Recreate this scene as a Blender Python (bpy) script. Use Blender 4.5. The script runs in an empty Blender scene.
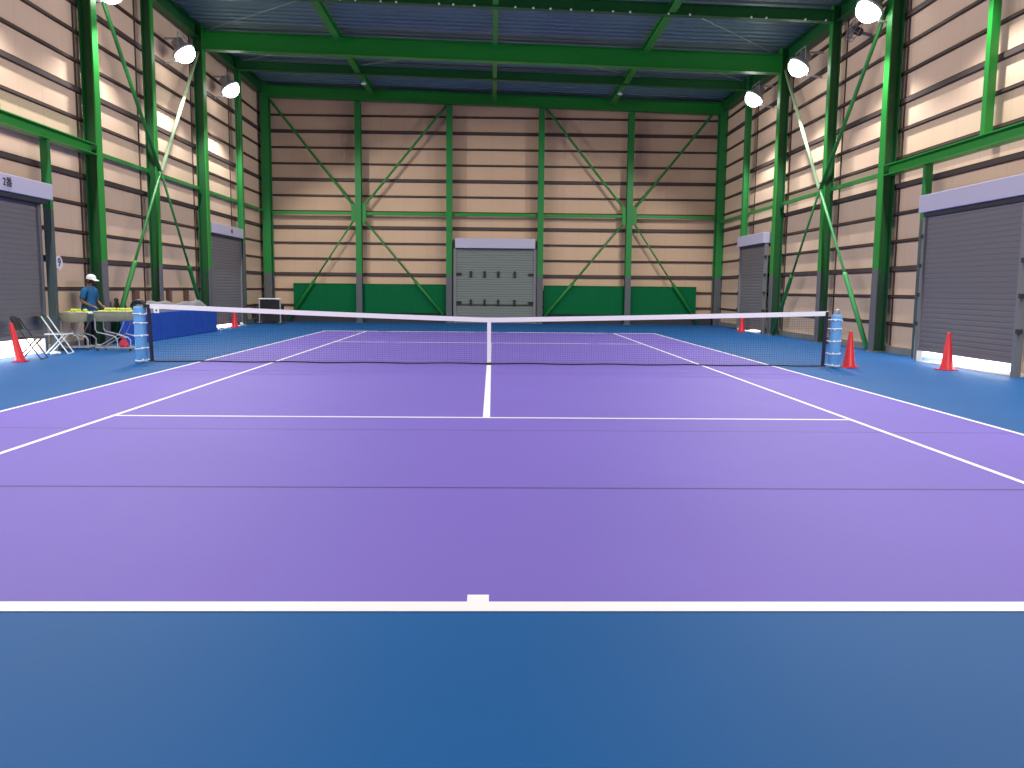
import bpy, bmesh, math, random
from mathutils import Vector, Matrix
random.seed(7)
C = bpy.context.scene.collection
SC = bpy.context.scene

# ------------------------------------------------------------------ materials
def lin(c):
    return tuple(((v/255)/12.92 if v/255 <= .04045 else ((v/255+.055)/1.055)**2.4) for v in c)+(1,)
def mat(name, rgb, rough=.6, metal=0, spec=.5, var=0, vscale=3, emit=None, estr=0):
    m = bpy.data.materials.new(name); m.use_nodes = True
    nt = m.node_tree; b = nt.nodes['Principled BSDF']
    b.inputs['Roughness'].default_value = rough; b.inputs['Metallic'].default_value = metal
    b.inputs['Specular IOR Level'].default_value = spec
    c = lin(rgb); b.inputs['Base Color'].default_value = c
    if var:
        n = nt.nodes.new('ShaderNodeTexNoise'); n.inputs['Scale'].default_value = vscale; n.inputs['Detail'].default_value = 4
        g = nt.nodes.new('ShaderNodeNewGeometry'); nt.links.new(g.outputs['Position'], n.inputs['Vector'])
        mx = nt.nodes.new('ShaderNodeMix'); mx.data_type = 'RGBA'
        mx.inputs[6].default_value = tuple(v*(1-var) for v in c[:3])+(1,)
        mx.inputs[7].default_value = tuple(min(1, v*(1+var)) for v in c[:3])+(1,)
        nt.links.new(n.outputs['Fac'], mx.inputs[0]); nt.links.new(mx.outputs[2], b.inputs['Base Color'])
    if emit:
        b.inputs['Emission Color'].default_value = lin(emit); b.inputs['Emission Strength'].default_value = estr
    return m
def zmat(name, top, bottom, z, rough=.5):
    """paint that changes colour at height z above the floor"""
    m = mat(name, top, rough); nt = m.node_tree; b = nt.nodes['Principled BSDF']
    g = nt.nodes.new('ShaderNodeNewGeometry'); s = nt.nodes.new('ShaderNodeSeparateXYZ')
    nt.links.new(g.outputs['Position'], s.inputs[0])
    c = nt.nodes.new('ShaderNodeMath'); c.operation = 'GREATER_THAN'; c.inputs[1].default_value = z
    nt.links.new(s.outputs['Z'], c.inputs[0])
    mx = nt.nodes.new('ShaderNodeMix'); mx.data_type = 'RGBA'
    mx.inputs[6].default_value = lin(bottom); mx.inputs[7].default_value = lin(top)
    nt.links.new(c.outputs[0], mx.inputs[0]); nt.links.new(mx.outputs[2], b.inputs['Base Color'])
    return m
def panel_mat(name, rgb, axis, width):
    """plain wall board with faint vertical joints every `width` metres"""
    m = mat(name, rgb, .75, spec=.25); nt = m.node_tree; b = nt.nodes['Principled BSDF']
    g = nt.nodes.new('ShaderNodeNewGeometry'); s = nt.nodes.new('ShaderNodeSeparateXYZ')
    nt.links.new(g.outputs['Position'], s.inputs[0])
    d = nt.nodes.new('ShaderNodeMath'); d.operation = 'DIVIDE'; d.inputs[1].default_value = width
    nt.links.new(s.outputs[axis], d.inputs[0])
    f = nt.nodes.new('ShaderNodeMath'); f.operation = 'FRACT'; nt.links.new(d.outputs[0], f.inputs[0])
    c = nt.nodes.new('ShaderNodeMath'); c.operation = 'LESS_THAN'; c.inputs[1].default_value = .018/width
    nt.links.new(f.outputs[0], c.inputs[0])
    n = nt.nodes.new('ShaderNodeTexNoise'); n.inputs['Scale'].default_value = .6; n.inputs['Detail'].default_value = 5
    nt.links.new(g.outputs['Position'], n.inputs['Vector'])
    mx = nt.nodes.new('ShaderNodeMix'); mx.data_type = 'RGBA'
    k = lin(rgb)
    mx.inputs[6].default_value = tuple(v*.9 for v in k[:3])+(1,); mx.inputs[7].default_value = tuple(min(1, v*1.08) for v in k[:3])+(1,)
    nt.links.new(n.outputs['Fac'], mx.inputs[0])
    m2 = nt.nodes.new('ShaderNodeMix'); m2.data_type = 'RGBA'; m2.inputs[7].default_value = tuple(v*.86 for v in k[:3])+(1,)
    nt.links.new(c.outputs[0], m2.inputs[0]); nt.links.new(mx.outputs[2], m2.inputs[6])
    nt.links.new(m2.outputs[2], b.inputs['Base Color'])
    return m
def court_mat(name, rgb, dark):
    """acrylic / carpet court surface: soft blotches plus fine grain"""
    m = mat(name, rgb, .66, spec=.2); nt = m.node_tree; b = nt.nodes['Principled BSDF']
    g = nt.nodes.new('ShaderNodeNewGeometry')
    n = nt.nodes.new('ShaderNodeTexNoise'); n.inputs['Scale'].default_value = .5; n.inputs['Detail'].default_value = 6
    n2 = nt.nodes.new('ShaderNodeTexNoise'); n2.inputs['Scale'].default_value = 60; n2.inputs['Detail'].default_value = 3
    for q in (n, n2): nt.links.new(g.outputs['Position'], q.inputs['Vector'])
    a = nt.nodes.new('ShaderNodeMath'); a.operation = 'MULTIPLY_ADD'; a.inputs[1].default_value = .35
    nt.links.new(n2.outputs['Fac'], a.inputs[0]); nt.links.new(n.outputs['Fac'], a.inputs[2])
    mx = nt.nodes.new('ShaderNodeMix'); mx.data_type = 'RGBA'; k = lin(rgb)
    mx.inputs[6].default_value = tuple(v*(1-dark) for v in k[:3])+(1,); mx.inputs[7].default_value = tuple(v*(1+dark) for v in k[:3])+(1,)
    nt.links.new(a.outputs[0], mx.inputs[0]); nt.links.new(mx.outputs[2], b.inputs['Base Color'])
    bp = nt.nodes.new('ShaderNodeBump'); bp.inputs['Strength'].default_value = .05; bp.inputs['Distance'].default_value = .01
    nt.links.new(n2.outputs['Fac'], bp.inputs['Height']); nt.links.new(bp.outputs[0], b.inputs['Normal'])
    return m

GREEN = (18, 136, 42)
LAMP_E = 12
M = dict(
    green=mat('green_paint', GREEN, .45), green_col=zmat('column_paint', GREEN, (98, 98, 104), 2.0),
    green_web_shade=zmat('column_web_shade', (8, 82, 32), (26, 72, 44), 1.9), green_post=zmat('post_paint', (20, 118, 48), (66, 80, 80), 2.98),  # web green darkened to carry the shade inside the column recess
    back_col=zmat('back_column_paint', (18, 124, 50), (84, 88, 92), 1.98), green_dark=mat('dark_green_paint', (12, 92, 36), .5),
    brace=mat('brace_green', (26, 124, 48), .5), brace_mid=mat('brace_mid_green', (60, 156, 84), .5), brace_lit=mat('brace_lit_green', (176, 208, 160), .5),  # palest brace green stands for floodlight falling on it, not separate paint
    girt=mat('girt_brown', (72, 54, 50), .6, var=.15), girt_thick=mat('girt_brown_dark', (70, 56, 55), .6, var=.15),
    deck=mat('roof_deck_steel', (104, 132, 132), .42, metal=.25, var=.12, vscale=1.2), rod=mat('tie_rod', (150, 170, 150), .4, metal=.4),
    wall_y=panel_mat('wall_board_side', (222, 191, 163), 1, .91), wall_x=panel_mat('wall_board_back', (212, 178, 147), 0, .91),
    concrete=mat('kerb_concrete', (120, 122, 122), .8, var=.2), pave=mat('outside_concrete', (220, 222, 225), .9, var=.05),
    blue=court_mat('blue_surround', (0, 80, 144), .16), purple=court_mat('purple_court', (114, 96, 188), .09),
    line=mat('white_line_paint', (250, 248, 250), .6), seam=mat('seam_dark', (62, 42, 108), .7), seam_soft=mat('seam_soft', (96, 72, 150), .7),
    shutter=mat('shutter_grey', (116, 112, 114), .5), shutter_back=mat('shutter_grey_green', (116, 124, 120), .5),
    box=mat('housing_lilac_grey', (186, 182, 206), .45), rail=mat('rail_grey', (136, 138, 140), .4, metal=.4),
    black=mat('black_plastic', (18, 18, 20), .5), dark=mat('dark_grey', (44, 42, 46), .7), lettering=mat('black_lettering', (22, 22, 30), .6),  # plain dark grey shared by bags, crate, baseboard and fittings
    sheet=mat('green_windbreak', (0, 94, 52), .7, spec=.12, var=.06, vscale=2),
    net=mat('net_black', (16, 16, 26), .8), band=mat('net_white_tape', (246, 244, 250), .6), sideband=mat('net_navy_tape', (14, 18, 44), .7),
    pad=mat('post_pad_blue', (98, 164, 226), .55, var=.06, vscale=8), rope=mat('white_rope', (232, 236, 246), .7),
    cone=mat('cone_red', (208, 18, 36), .45), cone_dark=mat('cone_red_dark', (170, 18, 36), .5),
    white=mat('white_paint', (238, 240, 242), .4), steel=mat('steel_tube', (176, 178, 182), .35, metal=.5),
    ball=mat('ball_felt', (206, 216, 92), .85, var=.12, vscale=30), hopper=mat('hopper_cloth', (178, 170, 138), .8, var=.2, vscale=9),
    mat_blue=mat('barrier_vinyl', (24, 78, 190), .45, var=.05), mat_seam=mat('barrier_seam', (16, 48, 130), .6),
    tarp=mat('grey_tarp', (128, 124, 128), .7, var=.2, vscale=4), wood=mat('brown_board', (112, 82, 68), .7, var=.2),
    shirt=mat('teal_tee', (8, 86, 138), .8, var=.1, vscale=8), trousers=mat('black_trousers', (20, 20, 26), .8), skin=mat('skin', (112, 78, 62), .55),
    cap=mat('white_cap', (240, 240, 240), .7), hair=mat('black_hair', (16, 14, 14), .6), shoe=mat('grey_shoe', (180, 180, 184), .6),
    lamp=mat('lamp_lens', (255, 255, 255), .3, emit=(255, 250, 244), estr=LAMP_E), lampbody=mat('lamp_housing', (170, 172, 176), .4, metal=.4),
    fan=mat('fan_grey', (110, 106, 112), .5, metal=.3), redbag=mat('red_cloth', (206, 44, 66), .7), sign=mat('sign_white', (228, 222, 234), .5),
    signtext=mat('sign_navy', (52, 52, 84), .5), greyoak=mat('chair_back', (48, 66, 64), .6),
)

# ------------------------------------------------------------------ mesh helpers
class MB:
    def __init__(s): s.v = []; s.f = []
    def add(s, vs, fs):
        n = len(s.v); s.v += [tuple(v) for v in vs]; s.f += [tuple(i+n for i in f) for f in fs]; return s
    def box(s, x0, x1, y0, y1, z0, z1):
        x0, x1 = min(x0, x1), max(x0, x1); y0, y1 = min(y0, y1), max(y0, y1); z0, z1 = min(z0, z1), max(z0, z1)
        vs = [(x, y, z) for z in (z0, z1) for y in (y0, y1) for x in (x0, x1)]
        return s.add(vs, [(0, 2, 3, 1), (4, 5, 7, 6), (0, 1, 5, 4), (2, 6, 7, 3), (0, 4, 6, 2), (1, 3, 7, 5)])
    def tube(s, pts, r, n=8, closed=False, r2=None):
        pts = [Vector(p) for p in pts]; k = len(pts); rings = []
        up = None
        for i, p in enumerate(pts):
            if closed: t = pts[(i+1) % k]-pts[i-1]
            else: t = pts[min(i+1, k-1)]-pts[max(i-1, 0)]
            t.normalize()
            if up is None:
                up = Vector((0, 0, 1)) if abs(t.z) < .9 else Vector((1, 0, 0))
            a = t.cross(up).normalized(); b = a.cross(t).normalized(); up = b
            rr = r if r2 is None else r+(r2-r)*i/(k-1)
            rings.append([p+a*rr*math.cos(2*math.pi*j/n)+b*rr*math.sin(2*math.pi*j/n) for j in range(n)])
        vs = [v for R in rings for v in R]; fs = []
        for i in range(k if closed else k-1):
            i2 = (i+1) % k
            for j in range(n): fs.append((i*n+j, i*n+(j+1) % n, i2*n+(j+1) % n, i2*n+j))
        if not closed: fs += [tuple(range(n))[::-1], tuple(range((k-1)*n, k*n))]
        return s.add(vs, fs)
    def bar(s, a, b, w, h, up=(0, 0, 1)):
        """rectangular bar from a to b, width w (sideways) and h (along up)"""
        a = Vector(a); b = Vector(b); t = (b-a).normalized(); up = Vector(up)
        sd = t.cross(up).normalized(); u = sd.cross(t).normalized()
        vs = [p+sd*w/2*i+u*h/2*j for p in (a, b) for i, j in ((-1, -1), (1, -1), (1, 1), (-1, 1))]
        return s.add(vs, [(3, 2, 1, 0), (4, 5, 6, 7), (0, 1, 5, 4), (1, 2, 6, 5), (2, 3, 7, 6), (3, 0, 4, 7)])
    def lathe(s, prof, n=20, o=(0, 0, 0)):
        vs = [(o[0]+r*math.cos(2*math.pi*j/n), o[1]+r*math.sin(2*math.pi*j/n), o[2]+z) for r, z in prof for j in range(n)]
        k = len(prof); fs = [(i*n+j, i*n+(j+1) % n, (i+1)*n+(j+1) % n, (i+1)*n+j) for i in range(k-1) for j in range(n)]
        fs += [tuple(range(n))[::-1], tuple(range((k-1)*n, k*n))]
        return s.add(vs, fs)
    def ball(s, c, r, n=10, m=6, sc=(1, 1, 1)):
        vs = [(c[0], c[1], c[2]-r*sc[2])]
        for i in range(1, m):
            a = -math.pi/2+math.pi*i/m
            for j in range(n):
                b = 2*math.pi*j/n; vs.append((c[0]+r*sc[0]*math.cos(a)*math.cos(b), c[1]+r*sc[1]*math.cos(a)*math.sin(b), c[2]+r*sc[2]*math.sin(a)))
        vs.append((c[0], c[1], c[2]+r*sc[2])); L = len(vs)-1; fs = []
        for j in range(n): fs.append((0, 1+(j+1) % n, 1+j)); fs.append((L, 1+(m-2)*n+j, 1+(m-2)*n+(j+1) % n))
        for i in range(m-2):
            for j in range(n): fs.append((1+i*n+j, 1+i*n+(j+1) % n, 1+(i+1)*n+(j+1) % n, 1+(i+1)*n+j))
        return s.add(vs, fs)
    def xf(s, M4):
        s.v = [tuple(M4 @ Vector(v)) for v in s.v]; return s
    def build(s, name, m, parent=None, smooth=False, bevel=0):
        me = bpy.data.meshes.new(name); me.from_pydata(s.v, [], s.f); me.update()
        me.materials.append(M[m] if isinstance(m, str) else m)
        if smooth:
            for p in me.polygons: p.use_smooth = True
        o = bpy.data.objects.new(name, me); C.objects.link(o)
        if parent: o.parent = parent
        if bevel:
            b = o.modifiers.new('bevel', 'BEVEL'); b.width = bevel; b.segments = 2; b.limit_method = 'ANGLE'
        return o
def box(*a): return MB().box(*a)
def tag(o, label=None, cat=None, group=None, kind=None):
    if label: o['label'] = label
    if cat: o['category'] = cat
    if group: o['group'] = group
    if kind: o['kind'] = kind
    return o
def thing(name, label, cat, loc=(0, 0, 0), rotz=0, group=None, kind=None):
    o = bpy.data.objects.new(name, None); C.objects.link(o); o.location = loc; o.rotation_euler = (0, 0, rotz)
    o.empty_display_size = .2
    return tag(o, label, cat, group, kind)
def dup(root, loc, rotz=0, label=None, group=None):
    r = root.copy(); C.objects.link(r); r.location = loc; r.rotation_euler = (0, 0, rotz)
    if label: r['label'] = label
    if group: r['group'] = group
    for ch in list(root.children):
        c = ch.copy(); C.objects.link(c); c.parent = r
        for g in ch.children:
            d = g.copy(); C.objects.link(d); d.parent = c
    return r
def text(body, size, m, parent, mtx, ext=.004):
    cu = bpy.data.curves.new('lettering', 'FONT'); cu.body = body; cu.size = size; cu.extrude = ext; cu.offset = size*.006
    cu.align_x = 'CENTER'; cu.align_y = 'CENTER'
    t = bpy.data.objects.new('lettering_source', cu); C.objects.link(t)
    bpy.context.view_layer.update()
    me = bpy.data.meshes.new_from_object(t.evaluated_get(bpy.context.evaluated_depsgraph_get()))
    bpy.data.objects.remove(t); me.materials.clear(); me.materials.append(M[m]); me.transform(mtx)
    o = bpy.data.objects.new('lettering', me); C.objects.link(o); o.parent = parent
    return o

# ------------------------------------------------------------------ room dimensions (metres, net at y = 0)
XL, XR = -9.46, 9.61            # wall inner faces
YB, YF = 19.35, -19.6           # back wall, wall behind the camera
FL, FR = -9.05, 9.2             # court-side faces of the side columns
def zr(x): return 9.36-.0235*x  # underside of the roof deck
GIRT = lambda k: .70+.642*k
COLS_L = [4.33, 7.62, 11.6, 15.35]
COLS_R = [4.22, 7.62, 11.6, 15.05]

# ------------------------------------------------------------------ floor and court
floor = box(XL-.3, XR+.3, YF-.3, YB+.3, -.2, 0).build('floor', 'blue'); tag(floor, 'blue hard court surround covering the hall floor', 'floor', kind='structure')
box(-5.485, 5.485, -11.885, 11.885, -.001, .002).build('court_surface', 'purple', floor)
Z = (.001, .0045)
def cl(x0, x1, y0, y1, m='line', n='court_line'): return box(x0, x1, y0, y1, *Z).build(n, m, floor)
for s in (-1, 1):
    cl(s*5.485, s*5.435, -11.885, 11.885); cl(s*4.115, s*4.065, -11.775, 11.775)
    cl(-5.435, 5.435, s*11.885, s*11.775, n='baseline'); cl(-4.065, 4.065, s*6.40, s*6.35)
    cl(-.05, .05, s*11.775, s*11.69, n='center_mark')
cl(-.025-.015, .025+.015, -6.35, 6.35, n='center_service_line')
for y, w, m in ((-9.61, .028, 'seam'), (-7.19, .028, 'seam_soft'), (-1.4, .03, 'seam_soft')):
    box(-5.43, 5.43, y-w/2, y+w/2, .001, .003).build('floor_seam', m, floor)
pave = box(-16, 16, YF-2, YB+4, -.35, -.21).build('ground_outside', 'pave'); tag(pave, 'sunlit pale concrete apron outside the hall', 'ground', kind='structure')

# ------------------------------------------------------------------ walls (with door openings), girts, kerbs
DL = -9.35; DR = 9.02                      # shutter curtain planes
OPEN_L = [(-1.45, 2.25, .75), (12.75, 15.1, .6)]
OPEN_R = [(-.75, 2.75, .6), (13.4, 14.8, .5)]
OPEN_B = (-1.5, 1.82, -.2)
def side_wall(name, x, s, opens):
    m = MB(); ys = YF
    for a, b, h in opens:
        m.box(x, x+s*.15, ys, a, -.2, zr(x)); m.box(x, x+s*.15, a, b, h, zr(x)); ys = b
    m.box(x, x+s*.15, ys, YB, -.2, zr(x))
    return m.build(name, 'wall_y')
wl = tag(side_wall('wall_left', XL, -1, OPEN_L), 'cream boarded left wall with brown horizontal rails', 'wall', kind='structure')
wr = tag(side_wall('wall_right', XR, 1, OPEN_R), 'cream boarded right wall with brown horizontal rails', 'wall', kind='structure')
m = MB()
def top_box(m, x0, x1, y0, y1, z0):
    z = lambda x: zr(x)
    vs = [(x0, y0, z0), (x1, y0, z0), (x1, y1, z0), (x0, y1, z0), (x0, y0, z(x0)), (x1, y0, z(x1)), (x1, y1, z(x1)), (x0, y1, z(x0))]
    m.add(vs, [(3, 2, 1, 0), (4, 5, 6, 7), (0, 1, 5, 4), (1, 2, 6, 5), (2, 3, 7, 6), (3, 0, 4, 7)])
top_box(m, XL-.15, OPEN_B[0], YB, YB+.15, -.2); top_box(m, OPEN_B[0], OPEN_B[1], YB, YB+.15, OPEN_B[2]); top_box(m, OPEN_B[1], XR+.15, YB, YB+.15, -.2)
wb = tag(m.build('wall_back', 'wall_x'), 'cream boarded end wall behind the net', 'wall', kind='structure')
m = MB(); top_box(m, XL-.15, XR+.15, YF-.15, YF, -.2)
tag(m.build('wall_front', 'wall_x'), 'cream boarded wall behind the near baseline', 'wall', kind='structure')
def girt_mb(m, a, b, depth, nrm, h):
    """C channel from a to b: back, top and bottom flange (open towards the floor side)"""
    a = Vector(a); b = Vector(b); n = Vector(nrm)
    m.bar(a+n*(depth-.006), b+n*(depth-.006), .012, h)
    for q in (-1, 1): m.bar(a+n*depth/2+Vector((0, 0, q*(h/2-.006))), b+n*depth/2+Vector((0, 0, q*(h/2-.006))), depth, .012)
for k in range(0, 13):
    z = GIRT(k); thick = k % 3 == 2; h = .13 if thick else .078; hs = .125 if thick else .074; gd = .07 if thick else .06; mt = 'girt_thick' if thick else 'girt'
    for w, x, s, opens in ((wl, XL, 1, OPEN_L), (wr, XR, -1, OPEN_R)):
        segs = []; ys = YF+.05
        if z < 3.75:
            for a, b, hh in opens: segs.append((ys, a-.12)); ys = b+.12
        segs.append((ys, YB-.02))
        for a, b in segs:
            g = MB(); girt_mb(g, (x, a, z), (x, b, z), gd, (s, 0, 0), hs); g.build('girt', mt, w)
    segs = [(XL+.12, XR-.12)] if z > 3.7 else [(XL+.12, OPEN_B[0]-.12), (OPEN_B[1]+.12, XR-.12)]
    for a, b in segs:
        g = MB(); girt_mb(g, (a, YB, z), (b, YB, z), gd, (0, -1, 0), h); g.build('girt', mt, wb)
# dark strips beside the columns, standing for joint covers and the columns' shadow lines, and short board stubs under the lowest rail
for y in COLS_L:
    box(XL, XL+.03, y-.2, y-.16, 0, zr(XL)-.1).build('joint_shadow_strip', 'girt', wl)
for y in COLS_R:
    box(XR-.03, XR, y-.2, y-.16, 0, zr(XR)-.1).build('joint_shadow_strip', 'girt', wr)
for y, a in ((6.75, .26), (9.0, .2), (10.35, .2)):
    box(XL+.0, XL+.1, y-a/2, y+a/2, .75, 1.3).build('wooden_stub', 'wood', wl)
def kerb(name, mbx, mt='concrete'): return tag(mbx.build(name, mt), None, 'baseboard', kind='structure')
m = MB()
for a, b in ((YF, -1.62), (2.35, 12.65), (15.3, YB-.01)): m.box(XL+.001, XL+.08, a, b, 0, .16)
kerb('baseboard_left', m)
m = MB()
for a, b in ((YF, -1.3), (2.85, 13.35), (15.0, YB-.01)): m.box(XR-.08, XR-.001, a, b, 0, .16)
kerb('baseboard_right', m)
m = MB(); m.box(XL+.25, OPEN_B[0], YB-.2, YB-.001, 0, .4); m.box(OPEN_B[1], XR-.25, YB-.2, YB-.001, 0, .4); kerb('baseboard_back', m, 'dark')

# ------------------------------------------------------------------ roof deck
m = MB(); P = .36; y = YF; prof = []
while y < YB+.1:
    prof += [(y, 0), (y+.16, 0), (y+.21, .085), (y+.31, .085)]; y += P
vs = []; fs = []
x0, x1 = XL-.15, XR+.15
for (yy, dz) in prof: vs += [(x0, yy, zr(x0)+dz), (x1, yy, zr(x1)+dz)]
for i in range(len(prof)-1): fs.append((2*i, 2*i+1, 2*i+3, 2*i+2))
m.add(vs, fs)
n = len(m.v)
vs = [(x0, YF, zr(x0)+.2), (x1, YF, zr(x1)+.2), (x1, YB+.2, zr(x1)+.2), (x0, YB+.2, zr(x0)+.2)]
m.add(vs, [(0, 1, 2, 3)])
ceil = tag(m.build('ceiling', 'deck'), 'blue-grey corrugated steel roof deck', 'ceiling', kind='structure')

# ------------------------------------------------------------------ steel frame
def column(x_face, s, y, label, depth=.42, fw=.32, web=.03, mats=('green_col', 'green_web_shade'), top=None):
    """H column: inner flange towards the court, web, outer flange by the wall; s=+1 right wall, -1 left wall"""
    t = thing('steel_column', label, 'column', (x_face, y, 0)); h = (top or zr(x_face+s*.3)-.0)-.01
    box(0, s*.03, -fw/2, fw/2, 0, h).build('inner_flange', mats[0], t)
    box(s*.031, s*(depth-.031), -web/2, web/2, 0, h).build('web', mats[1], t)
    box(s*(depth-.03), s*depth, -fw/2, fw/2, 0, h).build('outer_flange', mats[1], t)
    box(-s*.03, s*(depth+.03), -fw/2-.03, fw/2+.03, 0, .025).build('base_plate', 'concrete', t)
    return t
names = ['nearest the camera, carrying the long beam over the big shutter', 'standing at the centre of the cross bracing', 'holding up the deep roof beam', 'rising above the small far shutter']
for i in range(4):
    big = i in (0, 2)
    for s, xf, ys, w in ((-1, FL, COLS_L, 'left'), (1, FR, COLS_R, 'right')):
        column(xf, s, ys[i], f'tall green steel column on the {w} wall, {names[i]}', depth=.3 if big else (.26 if i == 1 else .2), fw=(.26 if big else .19) if i < 3 else .2,
               mats=('green_col', 'green_web_shade') if i < 3 else ('green_post', 'green_post'))
for s, xc, w in ((-1, -9.16, 'left'), (1, 9.46, 'right')):
    t = thing('steel_column', f'tall green steel column in the far {w} corner of the hall', 'column', (xc, 18.8, 0))
    h = zr(xc)-.02
    box(-.16, .16, -.015, .015, 0, h).build('inner_flange', 'back_col', t); box(-.16, .16, .35, .38, 0, h).build('outer_flange', 'back_col', t)
    box(-.02, .02, .016, .349, 0, h).build('web', 'back_col', t)
BX = [-5.45, -1.74, 2.03, 5.70]; BN = ['at the crossing of the left wall bracing', 'just left of the middle shutter', 'just right of the middle shutter', 'at the crossing of the right wall bracing']
for x, nm in zip(BX, BN):
    t = thing('steel_column', f'slim green steel column on the end wall, {nm}', 'column', (x, 18.88, 0))
    h = zr(x)-.6
    box(-.12, .12, 0, .02, 0, h).build('inner_flange', 'back_col', t); box(-.01, .01, .021, .28, 0, h).build('web', 'back_col', t)
    box(-.12, .12, .281, .30, 0, h).build('outer_flange', 'back_col', t)
    box(-.15, .15, -.03, .33, 0, .02).build('base_plate', 'concrete', t)
def ibeam(m, a, b, w, h, tf=.02, tw=.015):
    a = Vector(a); b = Vector(b)
    m.bar(a, b, tw, h-2*tf)
    for q in (-1, 1): m.bar(a+Vector((0, 0, q*(h/2-tf/2))), b+Vector((0, 0, q*(h/2-tf/2))), w, tf)
    return m
def beam(name, label, a, b, w, h, mt='green', cat='beam', solid=False):
    m = MB(); (m.bar(a, b, w, h) if solid else ibeam(m, a, b, w, h)); o = m.build(name, mt); tag(o, label, cat); return o
# deep rafters across the hall, lower secondary beams, joists along it
def across(y, zoff, h, w, name, label, mt='green'):
    xa, xb = FL+.02, FR-.02
    return beam(name, label, (xa, y, zr(xa)-zoff), (xb, y, zr(xb)-zoff), w, h, mt)
across(11.55, .53, .56, .3, 'roof_beam', 'deep green steel beam spanning the hall under the roof')
b2 = across(7.5, .34, .3, .2, 'roof_cross_beam', 'dark green cross beam with shiny bolts, at the top edge of the view', 'green_dark')
across(15.1, .34, .3, .2, 'roof_cross_beam', 'dark green cross beam between the deep roof beam and the end wall', 'green_dark')
across(4.3, .33, .64, .3, 'roof_beam', 'deep green steel beam nearer the camera, overhead', 'green')
for i in range(34):
    x = -7.2+i*.52
    if random.random() < .7: MB().ball((x+random.uniform(-.1, .1), 7.38, zr(x)-.48), .03, 8, 5).build('bolt', 'white', b2)  # white colour stands in for light glinting on the bolt heads
xa, xb = -9.0, 9.3
beam('eave_beam', 'deep green steel beam along the top of the end wall', (xa, 18.78, zr(xa)-.37), (xb, 18.78, zr(xb)-.37), .3, .44)
for x, w in ((-4.78, 'left'), (.09, 'middle'), (4.8, 'right')):
    ys = [(-19.4, -.0)]
    o = MB()
    for a, b in ((4.47, 7.38), (7.62, 11.38), (11.72, 14.98), (15.22, 18.62)): ibeam(o, (x, a, zr(x)-.34), (x, b, zr(x)-.34), .2 if w != 'middle' else .15, .22)
    tag(o.build('roof_joist', 'green'), f'{w} green roof joist running towards the end wall', 'beam')
for s, x, w, ys in ((-1, FL-.2, 'left', COLS_L), (1, FR+.2, 'right', COLS_R)):
    o = MB(); ends = [-19.4]+ys+[18.7]
    for a, b in zip(ends[:-1], ends[1:]): ibeam(o, (x, a+.17, zr(x)-.26), (x, b-.17, zr(x)-.26), .26, .42)
    tag(o.build('eave_beam', 'green_dark'), f'green steel beam along the top of the {w} wall', 'beam')
def rod(a, b, label, mt='rod', r=.012):
    tag(MB().tube([a, b], r, 6).build('roof_tie_rod', mt), label, 'rod')
for a, b, l in (((-8.6, 11.0, 0), (-4.9, 7.8, 0), 'thin diagonal tie rod under the roof, left of the deep beam, nearer bay'), ((8.7, 11.0, 0), (5.4, 7.8, 0), 'thin diagonal tie rod under the roof, right side, nearer bay'),
                ((-8.7, 14.6, 0), (-4.9, 11.6, 0), 'thin diagonal tie rod behind the deep beam, far left'), ((8.9, 14.6, 0), (5.4, 11.6, 0), 'thin diagonal tie rod behind the deep beam, far right'),
                ((-4.7, 14.6, 0), (-.1, 11.6, 0), 'thin diagonal tie rod behind the deep beam, left of the middle joist'), ((5.2, 14.6, 0), (.3, 11.6, 0), 'thin diagonal tie rod behind the deep beam, right of the middle joist')):
    rod((a[0], a[1], zr(a[0])-.3), (b[0], b[1], zr(b[0])-.3), l)
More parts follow.
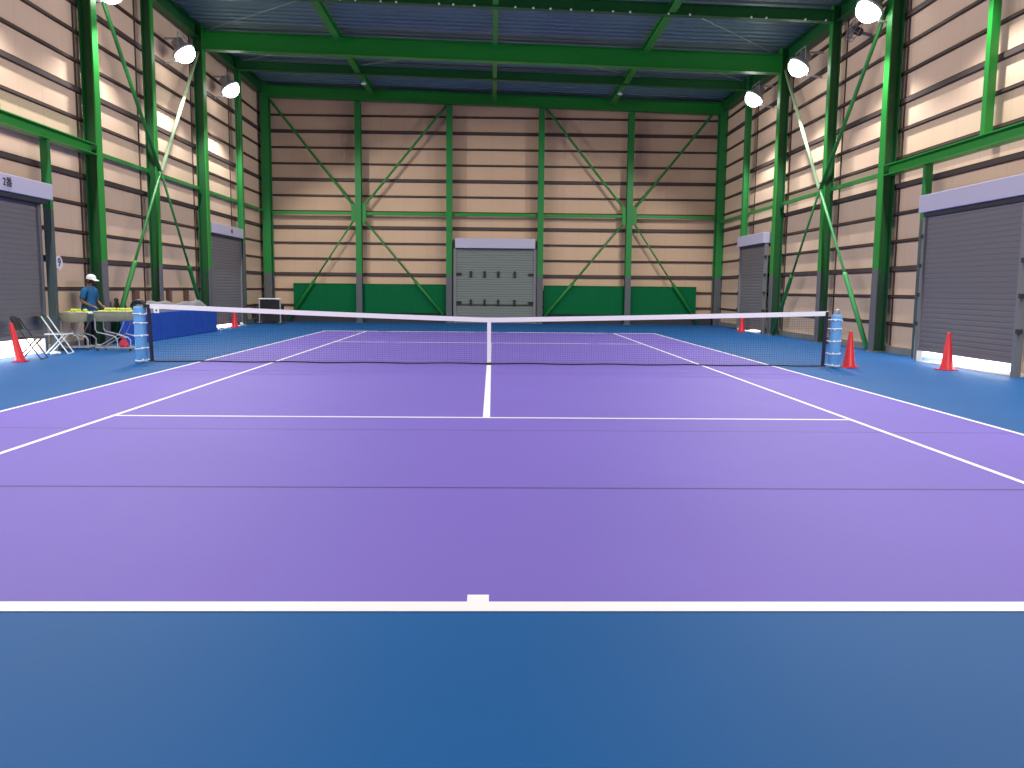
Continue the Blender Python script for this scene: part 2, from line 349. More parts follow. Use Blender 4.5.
# beams over the big shutters (front halves of the side walls), upper posts, door posts
for s, xf, ys, w, z in ((-1, FL, COLS_L, 'left', 4.52), (1, FR, COLS_R, 'right', 4.27)):
    beam('door_beam', f'long green beam above the big shutter on the {w} wall', (xf+s*.13, -4.0, z), (xf+s*.13, ys[0]-.16, z), .26, .24)
    o = box(-.08, .08, -.055, .055, 0, z-.13).build('door_post', 'green_post'); o.location = (xf+s*.14, 2.32 if s > 0 else 2.2, 0)
    tag(o, f'green and grey post beside the big shutter on the {w} wall', 'post')
    o = box(-.08, .08, -.07, .07, 0, zr(xf)-z-.62).build('wall_post', 'green'); o.location = (xf+s*.14, .3 if s > 0 else .5, z+.13)
    tag(o, f'green post on top of the long beam on the {w} wall', 'post')
    if s > 0:
        o = box(-.1, .1, -.13, .1, 0, z-.13).build('door_post', 'green_post'); o.location = (xf+.06, -1.84, 0)
        tag(o, 'dark post at the near edge of the big shutter on the right wall', 'post')
    # struts and gusset
    zs = z-.02
    for j, (a, b) in enumerate(zip(ys, ys[1:]+[18.75])):
        nm = ['between the first and second columns', 'between the second and third columns', 'between the third and fourth columns', 'running into the far corner'][j]
        beam('wall_strut', f'thin green horizontal strut on the {w} wall {nm}', (xf+s*.22, a+.17, zs), (xf+s*.22, b-.13, zs), .1, .09, 'brace', solid=True)
    yc = ys[1]; x = xf+s*.1; lampz = 8.05
    ya, yd = ys[0]+.5, ys[2]-.35
    def brace(p, q, nm, mt, lower):
        o = MB(); p = Vector(p); q = Vector(q)
        if lower:
            k = p.lerp(q, .55); o.tube([p, k], .035, 8); o.tube([k, k.lerp(q, .04), q], .062, 8)
        else: o.tube([p, q], .05, 8)
        tag(o.build('brace', mt, smooth=True), f'{nm} diagonal brace on the {w} wall', 'brace')
    x2 = xf+s*.2
    zt1, zt2 = (9.15, 8.72) if s < 0 else (8.72, 8.45)
    fx = lambda d: xf+s*d
    brace((fx(-.07), yc-.02, zs+.03), (fx(.2), ys[0]+.05, zt1), 'upper near green', 'brace', False)
    brace((fx(-.07), yc+.09, zs+.03), (fx(.16), ys[2]-.05, zt2), 'upper far lamp-lit', 'brace_lit', False)
    brace((fx(-.08), yc-.06, zs-.06), (fx(.1), ys[0]+.38, .06), 'lower near bright green', 'brace_mid' if s > 0 else 'brace', True)
    brace((fx(-.08), yc+.06, zs-.06), (fx(.1), ys[2]-.2, .06), 'lower far green', 'brace', True)
# end wall strut, gussets, braces
o = MB()
edges = [-9.12]+BX+[9.43]
for j, (a, b) in enumerate(zip(edges[:-1], edges[1:])):
    nm = ['in the far left bay', 'left of the middle bay', 'above the middle shutter', 'right of the middle bay', 'in the far right bay'][j]
    beam('wall_strut', f'thin green horizontal strut on the end wall {nm}', (a+.13, 19.05, 4.46), (b-.13, 19.05, 4.46), .1, .11, 'green', solid=True)
for xc, x0, x1, w in ((BX[0], -9.0, BX[1], 'left'), (BX[3], BX[2], 9.3, 'right')):
    for q in (-1, 1):
        o = box(xc+q*.13, xc+q*.3, 18.955, 18.975, 4.1, 4.85).build('gusset_plate', 'green'); tag(o, f'green steel plate on the {"left" if q<0 else "right"} side of the {w} bracing crossing', 'plate')
    for sx, xe in ((-1, x0+.04), (1, x1-.04)):
        nm = 'left' if sx < 0 else 'right'
        o = MB().tube([(xc+sx*.2, 19.03, 4.75), (xe, 19.03, 8.9)], .05, 8).build('brace', 'brace'); tag(o, f'upper {nm} green brace of the {w} cross on the end wall', 'brace')
        xe2 = xe+(-sx*.55 if abs(xe) > 8 else 0)
        p = Vector((xc+sx*.2, 19.03, 4.2)); q = Vector((xe2, 19.0, .08)); kk = p.lerp(q, .6)
        o = MB().tube([p, kk], .035, 8).tube([kk, kk.lerp(q, .05), q], .07, 8).build('brace', 'brace', smooth=True); tag(o, f'lower {nm} green brace of the {w} cross on the end wall', 'brace')
for x, w in ((-4.78, 'left'), (4.8, 'right')):
    o = MB().lathe([(.05, 0), (.09, .02), (.09, .06), (.05, .1)], 12).build('ceiling_dot', 'white'); o.location = (x, 16.3, zr(x)-.55)  # small white round piece below each outer joist
    tag(o, f'small white detector under the {w} joist near the end wall', 'dot')

# ------------------------------------------------------------------ roller shutters
def slats(m, fn, z0, z1, pitch, d):
    """stack of curved slats; fn(u, off, z) -> point, u in 0..1 along the door"""
    n = int(round((z1-z0)/pitch)); vs = []; prof = []
    for i in range(n):
        z = z0+(z1-z0)*i/n; p = (z1-z0)/n
        prof += [(0, z), (d, z+p*.2), (d, z+p*.75)]
    prof.append((0, z1))
    for off, z in prof: vs += [fn(0, off, z), fn(1, off, z)]
    m.add(vs, [(2*i, 2*i+1, 2*i+3, 2*i+2) for i in range(len(prof)-1)])
    k = len(prof); b = [fn(0, -.02, z0), fn(1, -.02, z0), fn(1, -.02, z1), fn(0, -.02, z1)]
    m.add(b, [(0, 1, 2, 3)])
def side_shutter(idx, s, xp, y0, y1, gap, zb, zt, label, letters=None, txt_y=None, size=.2, proud=.12):
    t = thing(f'door_{idx}', label, 'roller shutter', (xp, (y0+y1)/2, 0), kind='structure'); hw = (y1-y0)/2
    m = MB(); slats(m, lambda u, o_, z: (-s*o_, -hw+.05+u*(2*hw-.1), z), gap, zb+.05, .1, .009); m.build('shutter_curtain', 'shutter', t)
    box(-.03, .03, -hw+.05, hw-.05, gap-.09, gap+.0).build('bottom_bar', 'shutter', t)
    for q in (-1, 1): box(-.06, .06, q*hw-.05, q*hw+.05, 0, zb).build('guide_rail', 'rail', t)
    for q in (-1, 1):
        for zz in (.75, 1.35, 1.95, 2.55): box(-.075, .0, q*(hw+.05)-.06, q*(hw+.05)+.03, zz, zz+.08).build('rail_bracket', 'dark', t)
    box(-s*(proud+.02), s*.22, -hw-.08, hw+.1, zb, zt).build('shutter_housing', 'box', t, bevel=.01)
    box(-s*(proud-.05), s*.2, -hw-.02, hw+.02, zb-.09, zb-.001).build('housing_underside', 'dark', t)
    box(-.02 if s > 0 else -1.4, 1.4 if s > 0 else .02, -hw+.05, hw-.05, .0, .012).build('door_sill', 'pave', t)
    if letters:
        R = Matrix.Translation((-s*(proud+.024), txt_y-(y0+y1)/2, (zb+zt)/2)) @ Matrix.Rotation(math.radians(-90*s), 4, 'Z') @ Matrix.Rotation(math.radians(90), 4, 'X')
        text(letters, size, 'lettering', t, R)
    return t
side_shutter(1, -1, DL, -1.45, 2.05, .42, 3.16, 3.48, 'big grey roller shutter half hidden at the left edge, raised off the floor', '\u0032\u756a', .55, .2, proud=.28)
side_shutter(2, 1, DR, -1.62, 1.62, .32, 3.07, 3.42, 'big grey roller shutter on the right wall with a bright gap below')
side_shutter(3, -1, -9.2, 11.95, 15.27, .22, 3.17, 3.5, 'small-looking far grey roller shutter on the left wall', '\u0031\u756a', 13.9, .16)
side_shutter(4, 1, 9.2, 12.15, 14.9, .2, 3.04, 3.4, 'small-looking far grey roller shutter on the right wall')
t = thing('door_5', 'grey-green roller shutter in the middle of the end wall', 'roller shutter', (.16, 19.05, 0), kind='structure'); hw = 1.62
m = MB(); slats(m, lambda u, o_, z: (-hw+u*2*hw, -o_, z), .0, 3.2, .1, .016); m.build('shutter_curtain', 'shutter_back', t)
box(-hw-.03, hw+.03, -.2, .15, 3.1, 3.5).build('shutter_housing', 'box', t, bevel=.01)
for q in (-1, 1): box(q*(hw+.05)-.06, q*(hw+.05)+.06, -.06, .1, 0, 3.1).build('guide_rail', 'rail', t)
box(-hw, hw, -.04, -.017, .74, .79).build('cross_bar', 'dark', t)
for zz in (2.03, .86):
    for xx in (-1.0, -.43, .14, .82): box(xx-.045, xx+.045, -.07, -.017, zz-.13, zz+.13).build('wind_hook', 'black', t)
    for q in (-1, 1): box(q*1.5-.11, q*1.5+.11, -.07, -.017, zz-.05, zz+.05).build('side_latch', 'black', t)

# ------------------------------------------------------------------ green windbreak sheets on the end wall
def sheet(x0, x1, label):
    t = thing('windbreak_sheet', label, 'sheet', ((x0+x1)/2, 19.12, 0)); w = (x1-x0)/2
    n = 60; vs = []
    for i in range(n+1):
        x = -w+2*w*i/n; d = .012*math.sin(i*1.7)+.01*math.sin(i*.6)
        vs += [(x, d-.03, .4), (x, d*.4-.03, 1.58)]
    MB().add(vs, [(2*i, 2*i+2, 2*i+3, 2*i+1) for i in range(n)]).build('cloth', 'sheet', t, smooth=True)
    MB().tube([(-w, -.03, 1.58), (w, -.03, 1.58)], .02, 6).build('top_cord', 'sheet', t)
sheet(-8.2, -1.87, 'dark green windbreak sheet on the end wall, left of the middle shutter')
sheet(2.2, 8.62, 'dark green windbreak sheet on the end wall, right of the middle shutter')

# ------------------------------------------------------------------ tennis net and posts
NXL, NXR = -6.33, 6.40
def ztop(x):
    e, c = (1.095, .888) if x < 0 else (1.065, .888)
    u = abs(x)/6.36; return c+(e-c)*(u*.82+.18*u*u)
net = thing('tennis_net', 'black tennis net with white tape stretched across the court', 'tennis net', (0, 0, 0))
m = MB(); NH = 22; step = .045; nx = int((NXR-NXL)/step); r = .0014
def zb(x): return .02+.012*math.sin(x*2.1)**2
for i in range(nx+1):
    x = NXL+(NXR-NXL)*i/nx; a, b = zb(x), ztop(x)-.05
    pts = [(x-r, 0, a), (x, -r, a), (x+r, 0, a), (x-r, 0, b), (x, -r, b), (x+r, 0, b)]
    m.add(pts, [(0, 1, 4, 3), (1, 2, 5, 4), (2, 0, 3, 5)])
SEG = 40
for j in range(NH+1):
    vs = []
    for i in range(SEG+1):
        x = NXL+(NXR-NXL)*i/SEG; z = zb(x)+(ztop(x)-.05-zb(x))*j/NH
        vs += [(x, 0, z-r), (x, -r, z), (x, 0, z+r)]
    fs = [(3*i+a, 3*i+3+a, 3*i+3+(a+1) % 3, 3*i+(a+1) % 3) for i in range(SEG) for a in range(3)]
    m.add(vs, fs)
m.build('netting', 'net', net)
def strip(zf0, zf1, t, name, mt, x0=NXL, x1=NXR, n=48):
    vs = []
    for i in range(n+1):
        x = x0+(x1-x0)*i/n
        vs += [(x, -t, zf0(x)), (x, t, zf0(x)), (x, t, zf1(x)), (x, -t, zf1(x))]
    fs = [(4*i+a, 4*i+4+a, 4*i+4+(a+1) % 4, 4*i+(a+1) % 4) for i in range(n) for a in range(4)]
    fs += [(0, 1, 2, 3), (4*n+3, 4*n+2, 4*n+1, 4*n)]
    return MB().add(vs, fs).build(name, mt, net)
strip(lambda x: ztop(x)-.085, ztop, .012, 'headband', 'band')
strip(lambda x: zb(x)-.008, lambda x: zb(x)+.016, .008, 'bottom_tape', 'net')
box(-.035, .035, -.018, -.013, .0, ztop(0)-.0).build('center_strap', 'band', net)
box(-.05, .05, -.03, .03, 0, .05).build('strap_anchor', 'black', net)
for x, q in ((NXL, 1), (NXR, -1)):
    MB().bar((x+q*.03, 0, ztop(x)-.01), (x+q*.06, 0, .02), .05, .05, up=(1, 0, 0)).build('side_tape', 'sideband', net)
tg = box(NXL+.13, NXL+.23, -.02, -.013, ztop(NXL)-.17, ztop(NXL)-.075).build('tag', 'band', net)
box(NXL+.165, NXL+.195, -.024, -.021, ztop(NXL)-.14, ztop(NXL)-.105).build('tag_mark', 'signtext', tg)
def net_post(x, label, h, q, lean):
    t = thing('net_post', label, 'net post', (x, 0, 0)); t.rotation_euler = (0, lean, 0)
    MB().lathe([(.042, 0), (.042, h-.02), (.036, h)], 14).build('pole', 'steel', t)
    MB().lathe([(.09, .03), (.102, .05), (.104, .5), (.1, h-.1), (.094, h-.06), (.05, h-.055)], 18).build('foam_pad', 'pad', t, smooth=True)
    for i, zz in enumerate((.05, .27, .5, .73, .9)):
        ring = [(.108*math.cos(a), .108*math.sin(a), zz+.012*math.sin(a*1+i)) for a in [k*2*math.pi/16 for k in range(16)]]
        o = MB().tube(ring, .011, 6, closed=True); o.tube([(q*.1, -.03, zz), (q*.15, -.02, zz+.012), (q*.19, 0, zz)], .008, 5)
        o.ball((q*.06, -.095, zz), .024, 8, 5); o.build('tie_rope', 'rope', t)
    MB().lathe([(.055, 0), (.055, .05), (.03, .07)], 12, (0, 0, h-.02)).build('post_cap', 'black' if q > 0 else 'steel', t)
    return t
p1 = net_post(-6.455, 'left net post wrapped in pale blue foam tied with white rope', 1.1, 1, -.02)
ring = [(.125*math.cos(a), -.02, 1.02+.13*math.sin(a)) for a in [k*math.pi/10 for k in range(11)]]
MB().tube(ring, .03, 8).build('net_tensioner_cover', 'black', p1)
net_post(6.545, 'right net post wrapped in pale blue foam tied with white rope', 1.06, -1, .02)

# ------------------------------------------------------------------ traffic cones
def make_cone(label, loc, h=.70, lean=0, rz=0, fat=1, group='red traffic cones along the court'):
    t = thing('traffic_cone', label, 'traffic cone', loc, rz, group)
    prof = [(.13*fat, .02), (.125*fat, .035), (.11*fat, .05), (.034, h-.02), (.026, h), (.012, h+.002)]
    m = MB().lathe(prof, 20)
    b = MB().box(-.145*fat, .145*fat, -.145*fat, .145*fat, 0, .022)
    if lean:
        m.v = [(x-lean*(z/h)**1.3, y, z) for x, y, z in m.v]
    m.build('cone_body', 'cone', t, smooth=True); b.build('base_plate', 'cone', t, bevel=.008)
    return t
make_cone('red traffic cone just right of the right net post', (6.87, .05, 0), .69)
make_cone('red traffic cone in front of the big shutter on the right', (8.56, -.31, 0), .70, rz=.3)
make_cone('far red traffic cone by the small shutter on the right wall', (8.9, 13.5, 0), .66, rz=.2)
make_cone('far red traffic cone by the small shutter on the left wall', (-9.0, 13.75, 0), .66, rz=.1)
make_cone('slumped red traffic cone beside the black chair at the left edge', (-8.66, -.05, 0), .72, lean=.14, fat=.72)

# ------------------------------------------------------------------ folding chairs by the left shutter
def chair(label, loc, rz, frame, back):
    """local +x = facing direction"""
    t = thing('folding_chair', label, 'chair', loc, rz); w = .2
    for q in (-1, 1): MB().tube([(-.23, q*w, .78), (.0, q*w, .40), (.24, q*w, .015)], .013, 8).build('front_leg', frame, t)
    for q in (-1, 1): MB().tube([(.17, q*(w-.03), .41), (-.18, q*(w-.03), .015)], .013, 8).build('rear_leg', frame, t)
    MB().tube([(.24, -w, .018), (.24, w, .018)], .011, 8).build('front_foot_bar', frame, t)
    MB().tube([(-.18, -w+.03, .018), (-.18, w-.03, .018)], .011, 8).build('rear_foot_bar', frame, t)
    MB().box(-.16, .24, -w+.02, w-.02, .405, .43).build('seat', back, t, bevel=.01)
    MB().tube([(-.18, -w+.01, .418), (.25, -w+.01, .418), (.25, w-.01, .418), (-.18, w-.01, .418)], .012, 8, closed=True).build('seat_frame', frame, t)
    vs = []; n = 10
    for i in range(n+1):
        a = -1+2*i/n; c = .03*(1-a*a)
        for (x, z) in ((-.235+.1, .57), (-.235, .79)):
            vs += [(x-c-.03, a*(w-.015), z+(.04*(1-a*a) if z > .7 else 0)), (x-c-.012, a*(w-.015), z+(.04*(1-a*a) if z > .7 else 0))]
    fs = []
    for i in range(n):
        b = 4*i; fs += [(b, b+4, b+6, b+2), (b+1, b+3, b+7, b+5), (b, b+1, b+5, b+4), (b+2, b+6, b+7, b+3)]
    MB().add(vs, fs+[(0, 2, 3, 1), (4*n, 4*n+1, 4*n+3, 4*n+2)]).build('backrest', back, t, smooth=False)
    return t
chair('folding chair with white tube legs beside the ball cart', (-8.93, 1.8, 0), math.radians(12), 'white', 'greyoak')
chair('black folding chair in front of the raised left shutter', (-8.78, .5, 0), math.radians(12), 'black', 'black')
m = MB().ball((0, 0, .04), .07, 10, 6, (1.1, .9, .6)).ball((.05, .03, .035), .05, 8, 5, (1, 1, .7)).ball((-.05, -.02, .03), .045, 8, 5, (1, 1, .7))
o = m.build('bundle', 'white', smooth=True); o.location = (-8.86, 1.55, 0); tag(o, 'small crumpled white towel on the floor by the white-legged chair', 'bundle')  # small white lump at the chair's foot

# ------------------------------------------------------------------ ball carts with balls
BALLS = MB().ball((0, 0, 0), .033, 10, 7)
ball0 = BALLS.build('tennis_ball', 'ball', smooth=True); first_ball = [True]
def put_ball(p, label, group):
    if first_ball[0]: b = ball0; first_ball[0] = False
    else: b = ball0.copy(); C.objects.link(b)
    b.location = p; tag(b, label, 'tennis ball', group)
def cart(label, cx, cy, w, d, zt, ball_label, group, handle):
    t = thing('ball_cart', label, 'ball cart', (cx, cy, 0)); hw, hd = w/2, d/2
    MB().tube([(-hw, -hd, zt), (hw, -hd, zt), (hw, hd, zt), (-hw, hd, zt)], .014, 8, closed=True).build('rim', 'steel', t)
    m = MB(); n = 12; vs = []
    per = [(-hw+2*hw*i/n, -hd) for i in range(n)]+[(hw, -hd+2*hd*i/n) for i in range(n)]+[(hw-2*hw*i/n, hd) for i in range(n)]+[(-hw, hd-2*hd*i/n) for i in range(n)]
    for i, (x, y) in enumerate(per):
        sag = .02*math.sin(i*1.3)
        vs += [(x*.985, y*.985, zt-.005), (x*.9, y*.9, zt-.19+sag)]
    k = len(per); fs = [(2*i, 2*((i+1) % k), 2*((i+1) % k)+1, 2*i+1) for i in range(k)]
    fs.append(tuple(2*i+1 for i in range(k)))
    m.add(vs, fs); m.build('hopper', 'hopper', t, smooth=True)
    MB().box(-hw*.95, hw*.95, -hd*.95, hd*.95, zt-.045, zt-.034).build('tray', 'hopper', t)
    for q in (-1, 1):
        MB().tube([(-hw+.04, q*(hd-.03), zt-.01), (-hw+.03, q*(hd-.03), .48), (-hw+.06, q*(hd-.03), .41), (.02, q*(hd-.03), .33), (.09, q*(hd-.03), .27), (.1, q*(hd-.03), .05)], .014, 8).build('leg', 'steel', t)
        MB().tube([(hw-.28, q*(hd-.03), .36), (hw-.08, q*(hd-.03), .30), (hw-.02, q*(hd-.03), .24), (hw-.02, q*(hd-.03), .05)], .013, 8).build('leg', 'steel', t)
        MB().tube([(-hw+.02, q*(hd-.03), .07), (hw-.02, q*(hd-.03), .07)], .014, 8).build('base_rail', 'steel', t)
        MB().tube([(hw-.06, q*(hd-.04), zt-.02), (hw-.28, q*(hd-.04), .36), (-hw+.05, q*(hd-.04), .08)], .011, 8).build('side_stay', 'steel', t)
        for xx in (-hw+.06, hw-.04):
            MB().lathe([(.028, -.012), (.033, -.006), (.033, .006), (.028, .012)], 12).xf(Matrix.Translation((xx, q*(hd-.03), .033)) @ Matrix.Rotation(math.pi/2, 4, 'X')).build('caster', 'black', t)
    MB().tube([(-hw+.02, -hd+.03, .07), (-hw+.02, hd-.03, .07)], .013, 8).build('base_rail', 'steel', t)
    MB().tube([(hw-.02, -hd+.03, .07), (hw-.02, hd-.03, .07)], .013, 8).build('base_rail', 'steel', t)
    if handle:
        MB().tube([(hw+.015, -hd+.03, zt-.01), (hw+.13, -hd+.03, zt+.0), (hw+.13, hd-.03, zt), (hw+.015, hd-.03, zt-.01)], .016, 8).build('handle', 'white', t)
    # the heap of balls
    px = .0675; nxb = int((w-.06)/px); nyb = int((d-.06)/px)
    for L, (zz, drop) in enumerate(((zt+.0, 0), (zt+.052, .35))):
        for i in range(nxb-L):
            for j in range(nyb-L):
                x = (i-(nxb-1-L)/2)*px; y = (j-(nyb-1-L)/2)*px
                if L == 1 and (random.random() < drop or i == 0): continue
                put_ball((cx+x, cy+y, zz+random.uniform(-.001, .001)), ball_label, group)
    return t
cart('smaller ball cart full of yellow balls, beside the white-legged chair', -9.07, 2.95, .62, .42, .82, 'yellow tennis ball in the heap on the left ball cart', 'balls on the left cart', True)
cart('wider ball cart full of yellow balls, close to the left net post', -8.19, 2.85, .80, .44, .85, 'yellow tennis ball in the heap on the right ball cart', 'balls on the right cart', False)
o = MB().ball((0, 0, .1), .1, 12, 8, (.85, .8, 1.1)).ball((.0, -.01, .21), .04, 8, 5).ball((.07, -.02, .06), .06, 8, 5).build('drawstring_bag', 'redbag', smooth=True); o.location = (-8.02, 2.78, .05)
tag(o, 'small red cloth bag on the base of the wider ball cart', 'bag')

# ------------------------------------------------------------------ blue barrier, tarp, dark bags, trolley
t = thing('padded_barrier', 'long blue padded folding barrier standing along the left wall', 'barrier', (-8.73, 4.35, 0), math.radians(.3))
L = 6.7; n = 6
for i in range(n):
    a = i*L/n
    box(-.05, .05, a+.012, a+L/n-.012, .01, .74).build('padded_panel', 'mat_blue', t, bevel=.02)
    if i: box(-.035, .035, a-.012, a+.012, .03, .72).build('hinge_seam', 'mat_seam', t)
vs = []; fs = []; ny, nx2 = 26, 8
for i in range(ny+1):
    v = i/ny; y = 6.3+v*4.6
    for j in range(nx2+1):
        u = j/nx2; x = -9.03+u*.18
        h = (.98+.04*math.sin(v*9)+.03*math.sin(v*23+u*4)-.3*max(0, v-.8)*2)*(1 if 0 < i < ny else .0)
        h *= (1-.25*u**2) if j < nx2 else 0
        vs.append((x, y, max(h, .01)))
for i in range(ny):
    for j in range(nx2): k = i*(nx2+1)+j; fs.append((k, k+1, k+nx2+2, k+nx2+1))
tag(MB().add(vs, fs).build('tarpaulin', 'tarp', smooth=True), 'grey tarpaulin draped over stored gear behind the blue barrier', 'tarpaulin')
for (y, h, l) in ((4.95, 1.0, 'nearest the door'), (5.36, 1.08, 'middle of three'), (5.77, 1.0, 'farthest of three')):
    o = MB().ball((0, 0, h/2), .5, 14, 10, (.12, .4, h)).ball((0, 0, h-.02), .06, 8, 5).build('equipment_bag', 'dark', smooth=True); o.location = (-9.3, y, 0)
    tag(o, f'dark upright equipment bag by the left wall behind the ball cart, {l}', 'bag')
t = thing('frame_trolley', 'white tubular frame trolley with a dark panel in the far left corner', 'trolley', (-8.5, 16.5, 0))
for q in (-1, 1):
    MB().tube([(q*.4, 0, .06), (q*.4, 0, .97)], .025, 8).build('upright', 'steel', t)
    MB().tube([(q*.4, -.3, .06), (q*.4, .3, .06)], .022, 8).build('foot', 'steel', t)
    for yy in (-.28, .28): MB().ball((q*.4, yy, .035), .035, 8, 6).build('caster', 'black', t)
MB().tube([(-.42, 0, .97), (.42, 0, .97)], .025, 8).build('top_rail', 'white', t)
box(-.37, .37, .01, .03, .3, .93).build('panel', 'black', t)
m = MB().box(-.45, .45, -.3, .3, 0, .72).box(-.3, .1, -.2, .2, .72, .95)
o = m.build('storage_crate', 'dark', bevel=.03); o.location = (-8.75, 17.6, 0); tag(o, 'dark covered crate behind the white frame trolley', 'crate')
# round number sign by the left door post
t = thing('number_sign', 'round white number sign on the left wall by the door post', 'sign', (-9.38, 2.85, 1.9))
MB().lathe([(.15, 0), (.155, .01), (.15, .02)], 24).xf(Matrix.Rotation(math.pi/2, 4, 'Y')).build('disc', 'sign', t)
text('9', .26, 'signtext', t, Matrix.Translation((.024, 0, 0)) @ Matrix.Rotation(math.pi/2, 4, 'Z') @ Matrix.Rotation(math.pi/2, 4, 'X'))
# wall fan high on the right wall
t = thing('wall_fan', 'round grey caged wall fan high on the right wall', 'fan', (9.2, 6.0, 8.0))
R = Matrix.Rotation(math.radians(-68), 4, 'Y')
m = MB()
for rr, zz in ((.3, 0), (.3, .12), (.2, .16), (.1, .175), (.2, -.03)):
    m.tube([(rr*math.cos(a), rr*math.sin(a), zz) for a in [k*2*math.pi/24 for k in range(24)]], .008, 5, closed=True)
for k in range(12):
    a = k*math.pi/6; m.tube([(.3*math.cos(a), .3*math.sin(a), .0), (.3*math.cos(a), .3*math.sin(a), .12), (.2*math.cos(a), .2*math.sin(a), .16), (.04*math.cos(a), .04*math.sin(a), .18)], .006, 5)
m.xf(R).build('cage', 'fan', t)
m = MB()
for k in range(4):
    B = MB().add([(.03, -.03, 0), (.26, -.09, .03), (.27, .07, -.02), (.03, .03, -.01)], [(0, 1, 2, 3)]).xf(Matrix.Translation((0, 0, .07)) @ Matrix.Rotation(k*math.pi/2, 4, 'Z')); m.add(B.v, B.f)
m.xf(R).build('blade', 'fan', t)
MB().lathe([(.07, -.16), (.1, -.12), (.1, .02), (.05, .08)], 16).xf(R).build('motor', 'dark', t)
MB().bar((.12, 0, -.05), (.45, 0, -.12), .06, .06).build('bracket', 'fan', t)

# ------------------------------------------------------------------ floodlights
LAMPS = [(-1, 4.7, 8.25), (-1, 9.25, 8.12), (-1, 13.4, 8.1), (1, 4.45, 8.05), (1, 8.85, 7.92), (1, 12.9, 7.95)]
LN = ['at the top edge of the view', 'beside the deep roof beam', 'farthest from the camera']
TILT = math.radians(33)
def lamp(s, y, z, label):
    x = s*8.85
    t = thing('floodlight', label, 'floodlight', (x, y, z), 0, 'floodlights along the side walls'); K = Matrix.Scale(1.35, 4)
    R = Matrix.Rotation(s*TILT, 4, 'Y')      # local -z (beam) swings towards the court
    hs_ = MB().lathe([(.07, .26), (.12, .24), (.13, .1), (.24, .0), (.25, -.04)], 24).xf(R @ K).build('reflector_housing', 'lampbody', t, smooth=True)
    MB().lathe([(.005, -.26), (.09, -.245), (.16, -.2), (.205, -.13), (.22, -.045)], 20).xf(R @ K).build('lens', 'lamp', hs_)
    MB().tube([(0, -.37, .05), (0, -.37, .4), (0, .37, .4), (0, .37, .05)], .014, 6).build('yoke', 'lampbody', t)
    xw = (XL if s < 0 else XR)-x
    MB().bar((0, 0, .33), (xw-s*.1, 0, .33), .05, .05).bar((s*.2, 0, -.3), (xw-s*.1, 0, -.36), .05, .04).bar((s*.2, 0, -.3), (s*.2, 0, .33), .04, .04, up=(1, 0, 0)).build('wall_bracket', 'lampbody', t)
for i, (s, y, z) in enumerate(LAMPS):
    lamp(s, y, z, f'glowing floodlight on the {"left" if s<0 else "right"} wall, {LN[i % 3]}')
def spot(s, y, z, w):
    d = bpy.data.lights.new('flood', 'SPOT'); d.shadow_soft_size = .1; d.energy = w; d.color = (1, .985, .96)
    d.spot_size = math.radians(144); d.spot_blend = .3
    o = bpy.data.objects.new('floodlight_beam', d); C.objects.link(o)
    off = Matrix.Rotation(s*TILT, 4, 'Y') @ Vector((0, 0, -.48))
    o.location = (s*8.85+off.x, y, z+off.z); o.rotation_euler = (0, s*TILT, 0)
W = 880
for s, y, z in LAMPS: spot(s, y, z, W)
for s in (-1, 1):
    for y, k in ((.1, .9), (-4.3, 1.05), (-8.8, 1.35), (-13.2, 1.45)): spot(s, y, 8.1, W*k)

# ------------------------------------------------------------------ the person
def skin_mesh(name, verts, edges, radii, m, parent, sub=2, root=0):
    me = bpy.data.meshes.new(name); me.from_pydata(verts, edges, []); o = bpy.data.objects.new(name, me); C.objects.link(o)
    sk = o.modifiers.new('skin', 'SKIN'); sk.use_smooth_shade = True
    for i, r in enumerate(radii):
        d = me.skin_vertices[0].data[i]; rr = r if isinstance(r, tuple) else (r, r); d.radius = rr; d.use_root = (i == root)
    sb = o.modifiers.new('sub', 'SUBSURF'); sb.levels = sb.render_levels = sub
    bpy.context.view_layer.update()
    new = bpy.data.meshes.new_from_object(o.evaluated_get(bpy.context.evaluated_depsgraph_get()))
    bpy.data.objects.remove(o); new.materials.clear(); new.materials.append(M[m])
    for p in new.polygons: p.use_smooth = True
    o = bpy.data.objects.new(name, new); C.objects.link(o); o.parent = parent
    return o
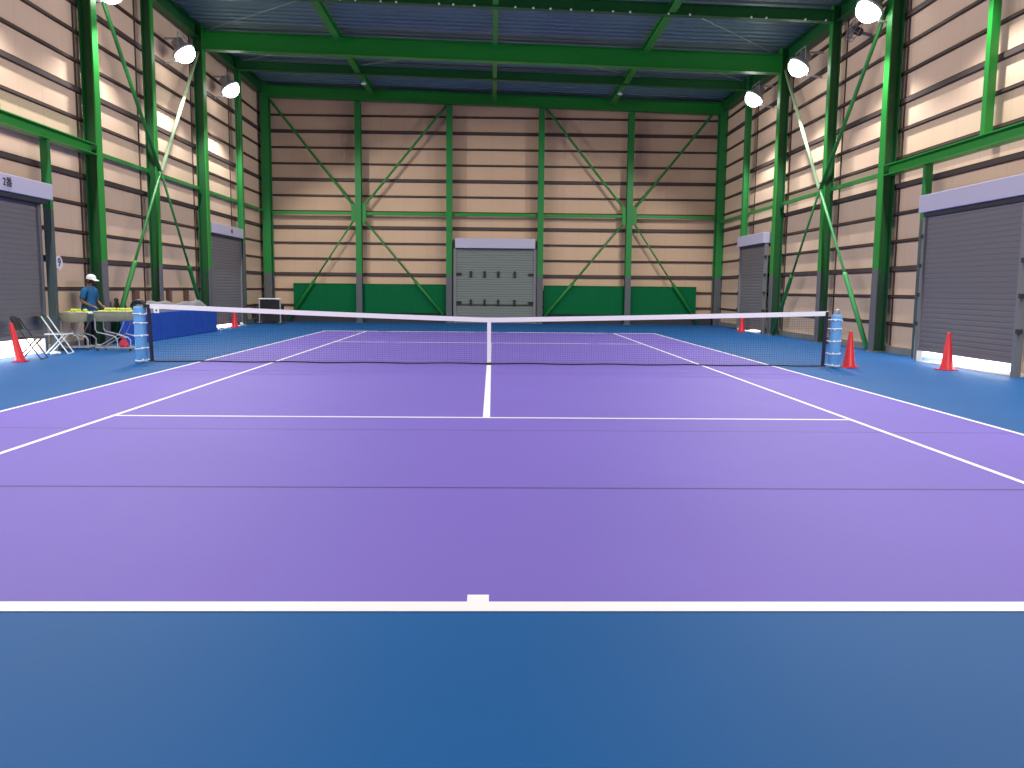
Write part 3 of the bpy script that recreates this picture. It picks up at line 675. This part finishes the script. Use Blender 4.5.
# local frame: +x = facing, +y = the person's left; stands 1.68 m
pr = thing('person', 'person in blue tee, black trousers and white cap standing behind the ball carts', 'person', (-9.1, 3.55, 0), math.radians(-14)); pr.scale = (.975,)*3
V = []; E = []; Rr = []
def jv(p, r, par=None):
    V.append(p); Rr.append(r); i = len(V)-1
    if par is not None: E.append((par, i))
    return i
pel = jv((0, 0, .90), (.13, .11)); wa = jv((.0, 0, 1.05), (.125, .10), pel); ch = jv((.02, 0, 1.24), (.15, .11), wa); sh = jv((.03, 0, 1.36), (.10, .08), ch)
nk = jv((.055, 0, 1.43), .052, sh); h0 = jv((.085, 0, 1.49), .07, nk); h1 = jv((.10, 0, 1.57), (.088, .095), h0); jv((.09, 0, 1.635), .07, h1)
for q in (-1, 1):
    hp = jv((0, q*.09, .84), .088, pel); kn = jv((.02, q*.10, .47), .056, hp); ak = jv((-.02, q*.11, .09), .036, kn); jv((.05, q*.115, .04), .036, ak)
    so = jv((.03, q*.17, 1.345), .058, sh); el = jv((.02 if q > 0 else .0, q*.235, 1.09), .042, so); wr_ = jv((.21, q*.17, .975), .029, el)
    pm = jv((.275, q*.15, .955), (.034, .02), wr_)
    for k, (dy, L2) in enumerate(((-.027, .058), (-.009, .068), (.009, .064), (.026, .05))):
        a = jv((.305, q*.15+dy, .945), .0095, pm); b = jv((.305+L2*.5, q*.15+dy*1.15, .93), .009, a); jv((.305+L2*.75, q*.15+dy*1.15, .93-L2*.5), .008, b)
    a = jv((.255, q*.15-q*.035, .95), .011, pm); jv((.29, q*.15-q*.055, .935), .009, a)
body = skin_mesh('body', V, E, Rr, 'skin', pr)
# shirt and trousers: cut from the body surface and pushed outwards
def garment(name, m, keep, off):
    bm = bmesh.new(); bm.from_mesh(body.data); bmesh.ops.recalc_face_normals(bm, faces=bm.faces[:]); bm.normal_update(); bm.verts.index_update()
    drop = [f for f in bm.faces if not keep(f.calc_center_median())]
    mv = [(v, v.normal*off(v.co)) for v in bm.verts]
    for v, d in mv: v.co += d
    bmesh.ops.delete(bm, geom=drop, context='FACES')
    me = bpy.data.meshes.new(name); bm.to_mesh(me); bm.free(); me.materials.clear(); me.materials.append(M[m])
    for p in me.polygons: p.use_smooth = True
    o = bpy.data.objects.new(name, me); C.objects.link(o); o.parent = pr
    so = o.modifiers.new('thickness', 'SOLIDIFY'); so.thickness = .006; so.offset = -1
arm = lambda c: abs(c.y) > .155 and c.z < 1.3
garment('t_shirt', 'shirt', lambda c: .80 < c.z < 1.425 and not (arm(c) and c.z < 1.13) and c.x < .16 and not (abs(c.y) > .19 and c.z < 1.15), lambda c: .016+.02*max(0, 1-abs(c.z-.95)*5))
garment('trousers', 'trousers', lambda c: .07 < c.z < .93 and c.x < .14 and abs(c.y) < .2, lambda c: .016+(.012 if c.z < .5 else 0))
for q in (-1, 1):
    MB().ball((.04, q*.115, .045), .13, 14, 8, (1.05, .38, .34)).build('shoe', 'shoe', pr, smooth=True)
# head details
MB().ball((.085, 0, 1.57), .098, 16, 10, (1, .93, 1.05)).build('hair', 'hair', pr, smooth=True)
m = MB().lathe([(.108, 0), (.108, .03), (.098, .07), (.066, .1), (.02, .113), (.004, .114)], 20)
m.add([(.06, -.085, 0), (.06, .085, 0), (.17, .06, -.012), (.19, 0, -.014), (.17, -.06, -.012), (.06, -.085, .012), (.06, .085, .012), (.17, .06, 0), (.19, 0, -.002), (.17, -.06, 0)],
      [(0, 4, 3, 2, 1), (5, 6, 7, 8, 9), (0, 5, 9, 4), (4, 9, 8, 3), (3, 8, 7, 2), (2, 7, 6, 1)])
m.xf(Matrix.Translation((.088, 0, 1.598)) @ Matrix.Rotation(math.radians(10), 4, 'Y')).build('cap', 'cap', pr, smooth=False)
for q in (-1, 1):
    MB().ball((.183, q*.034, 1.572), .011, 8, 6).build('eye', 'white', pr); MB().ball((.09, q*.098, 1.55), .025, 8, 6, (.7, .4, 1.1)).build('ear', 'skin', pr, smooth=True)
MB().ball((.195, 0, 1.545), .018, 8, 6, (1, .8, 1.3)).build('nose', 'skin', pr, smooth=True)
MB().ball((.155, 0, 1.505), .06, 12, 8, (.8, .95, .8)).build('face_mask', 'hair', pr, smooth=True)

# ------------------------------------------------------------------ daylight outside, camera, colour
w = bpy.data.worlds.new('daylight'); SC.world = w; w.use_nodes = True
bg = w.node_tree.nodes['Background']; bg.inputs['Color'].default_value = (.95, .98, 1, 1); bg.inputs['Strength'].default_value = 9
f, cx, cy, cz, yaw, pitch, roll = 819.66, .0562, -15.376, 1.4197, .0248967, -.1149118, .0096967
fw = Vector((math.sin(yaw)*math.cos(pitch), math.cos(yaw)*math.cos(pitch), math.sin(pitch)))
r0 = Vector((math.cos(yaw), -math.sin(yaw), 0)); u0 = r0.cross(fw)
rv = math.cos(roll)*r0+math.sin(roll)*u0; uv = -math.sin(roll)*r0+math.cos(roll)*u0
cam = bpy.data.cameras.new('camera'); co = bpy.data.objects.new('camera', cam); C.objects.link(co)
co.matrix_world = Matrix(((rv.x, uv.x, -fw.x, cx), (rv.y, uv.y, -fw.y, cy), (rv.z, uv.z, -fw.z, cz), (0, 0, 0, 1)))
cam.sensor_fit = 'HORIZONTAL'; cam.sensor_width = 36; cam.lens = f*36/1024; cam.clip_start = .05; cam.clip_end = 300
SC.camera = co
SC.view_settings.view_transform = 'Standard'; SC.view_settings.look = 'None'; SC.view_settings.exposure = .08; SC.view_settings.gamma = 1.07
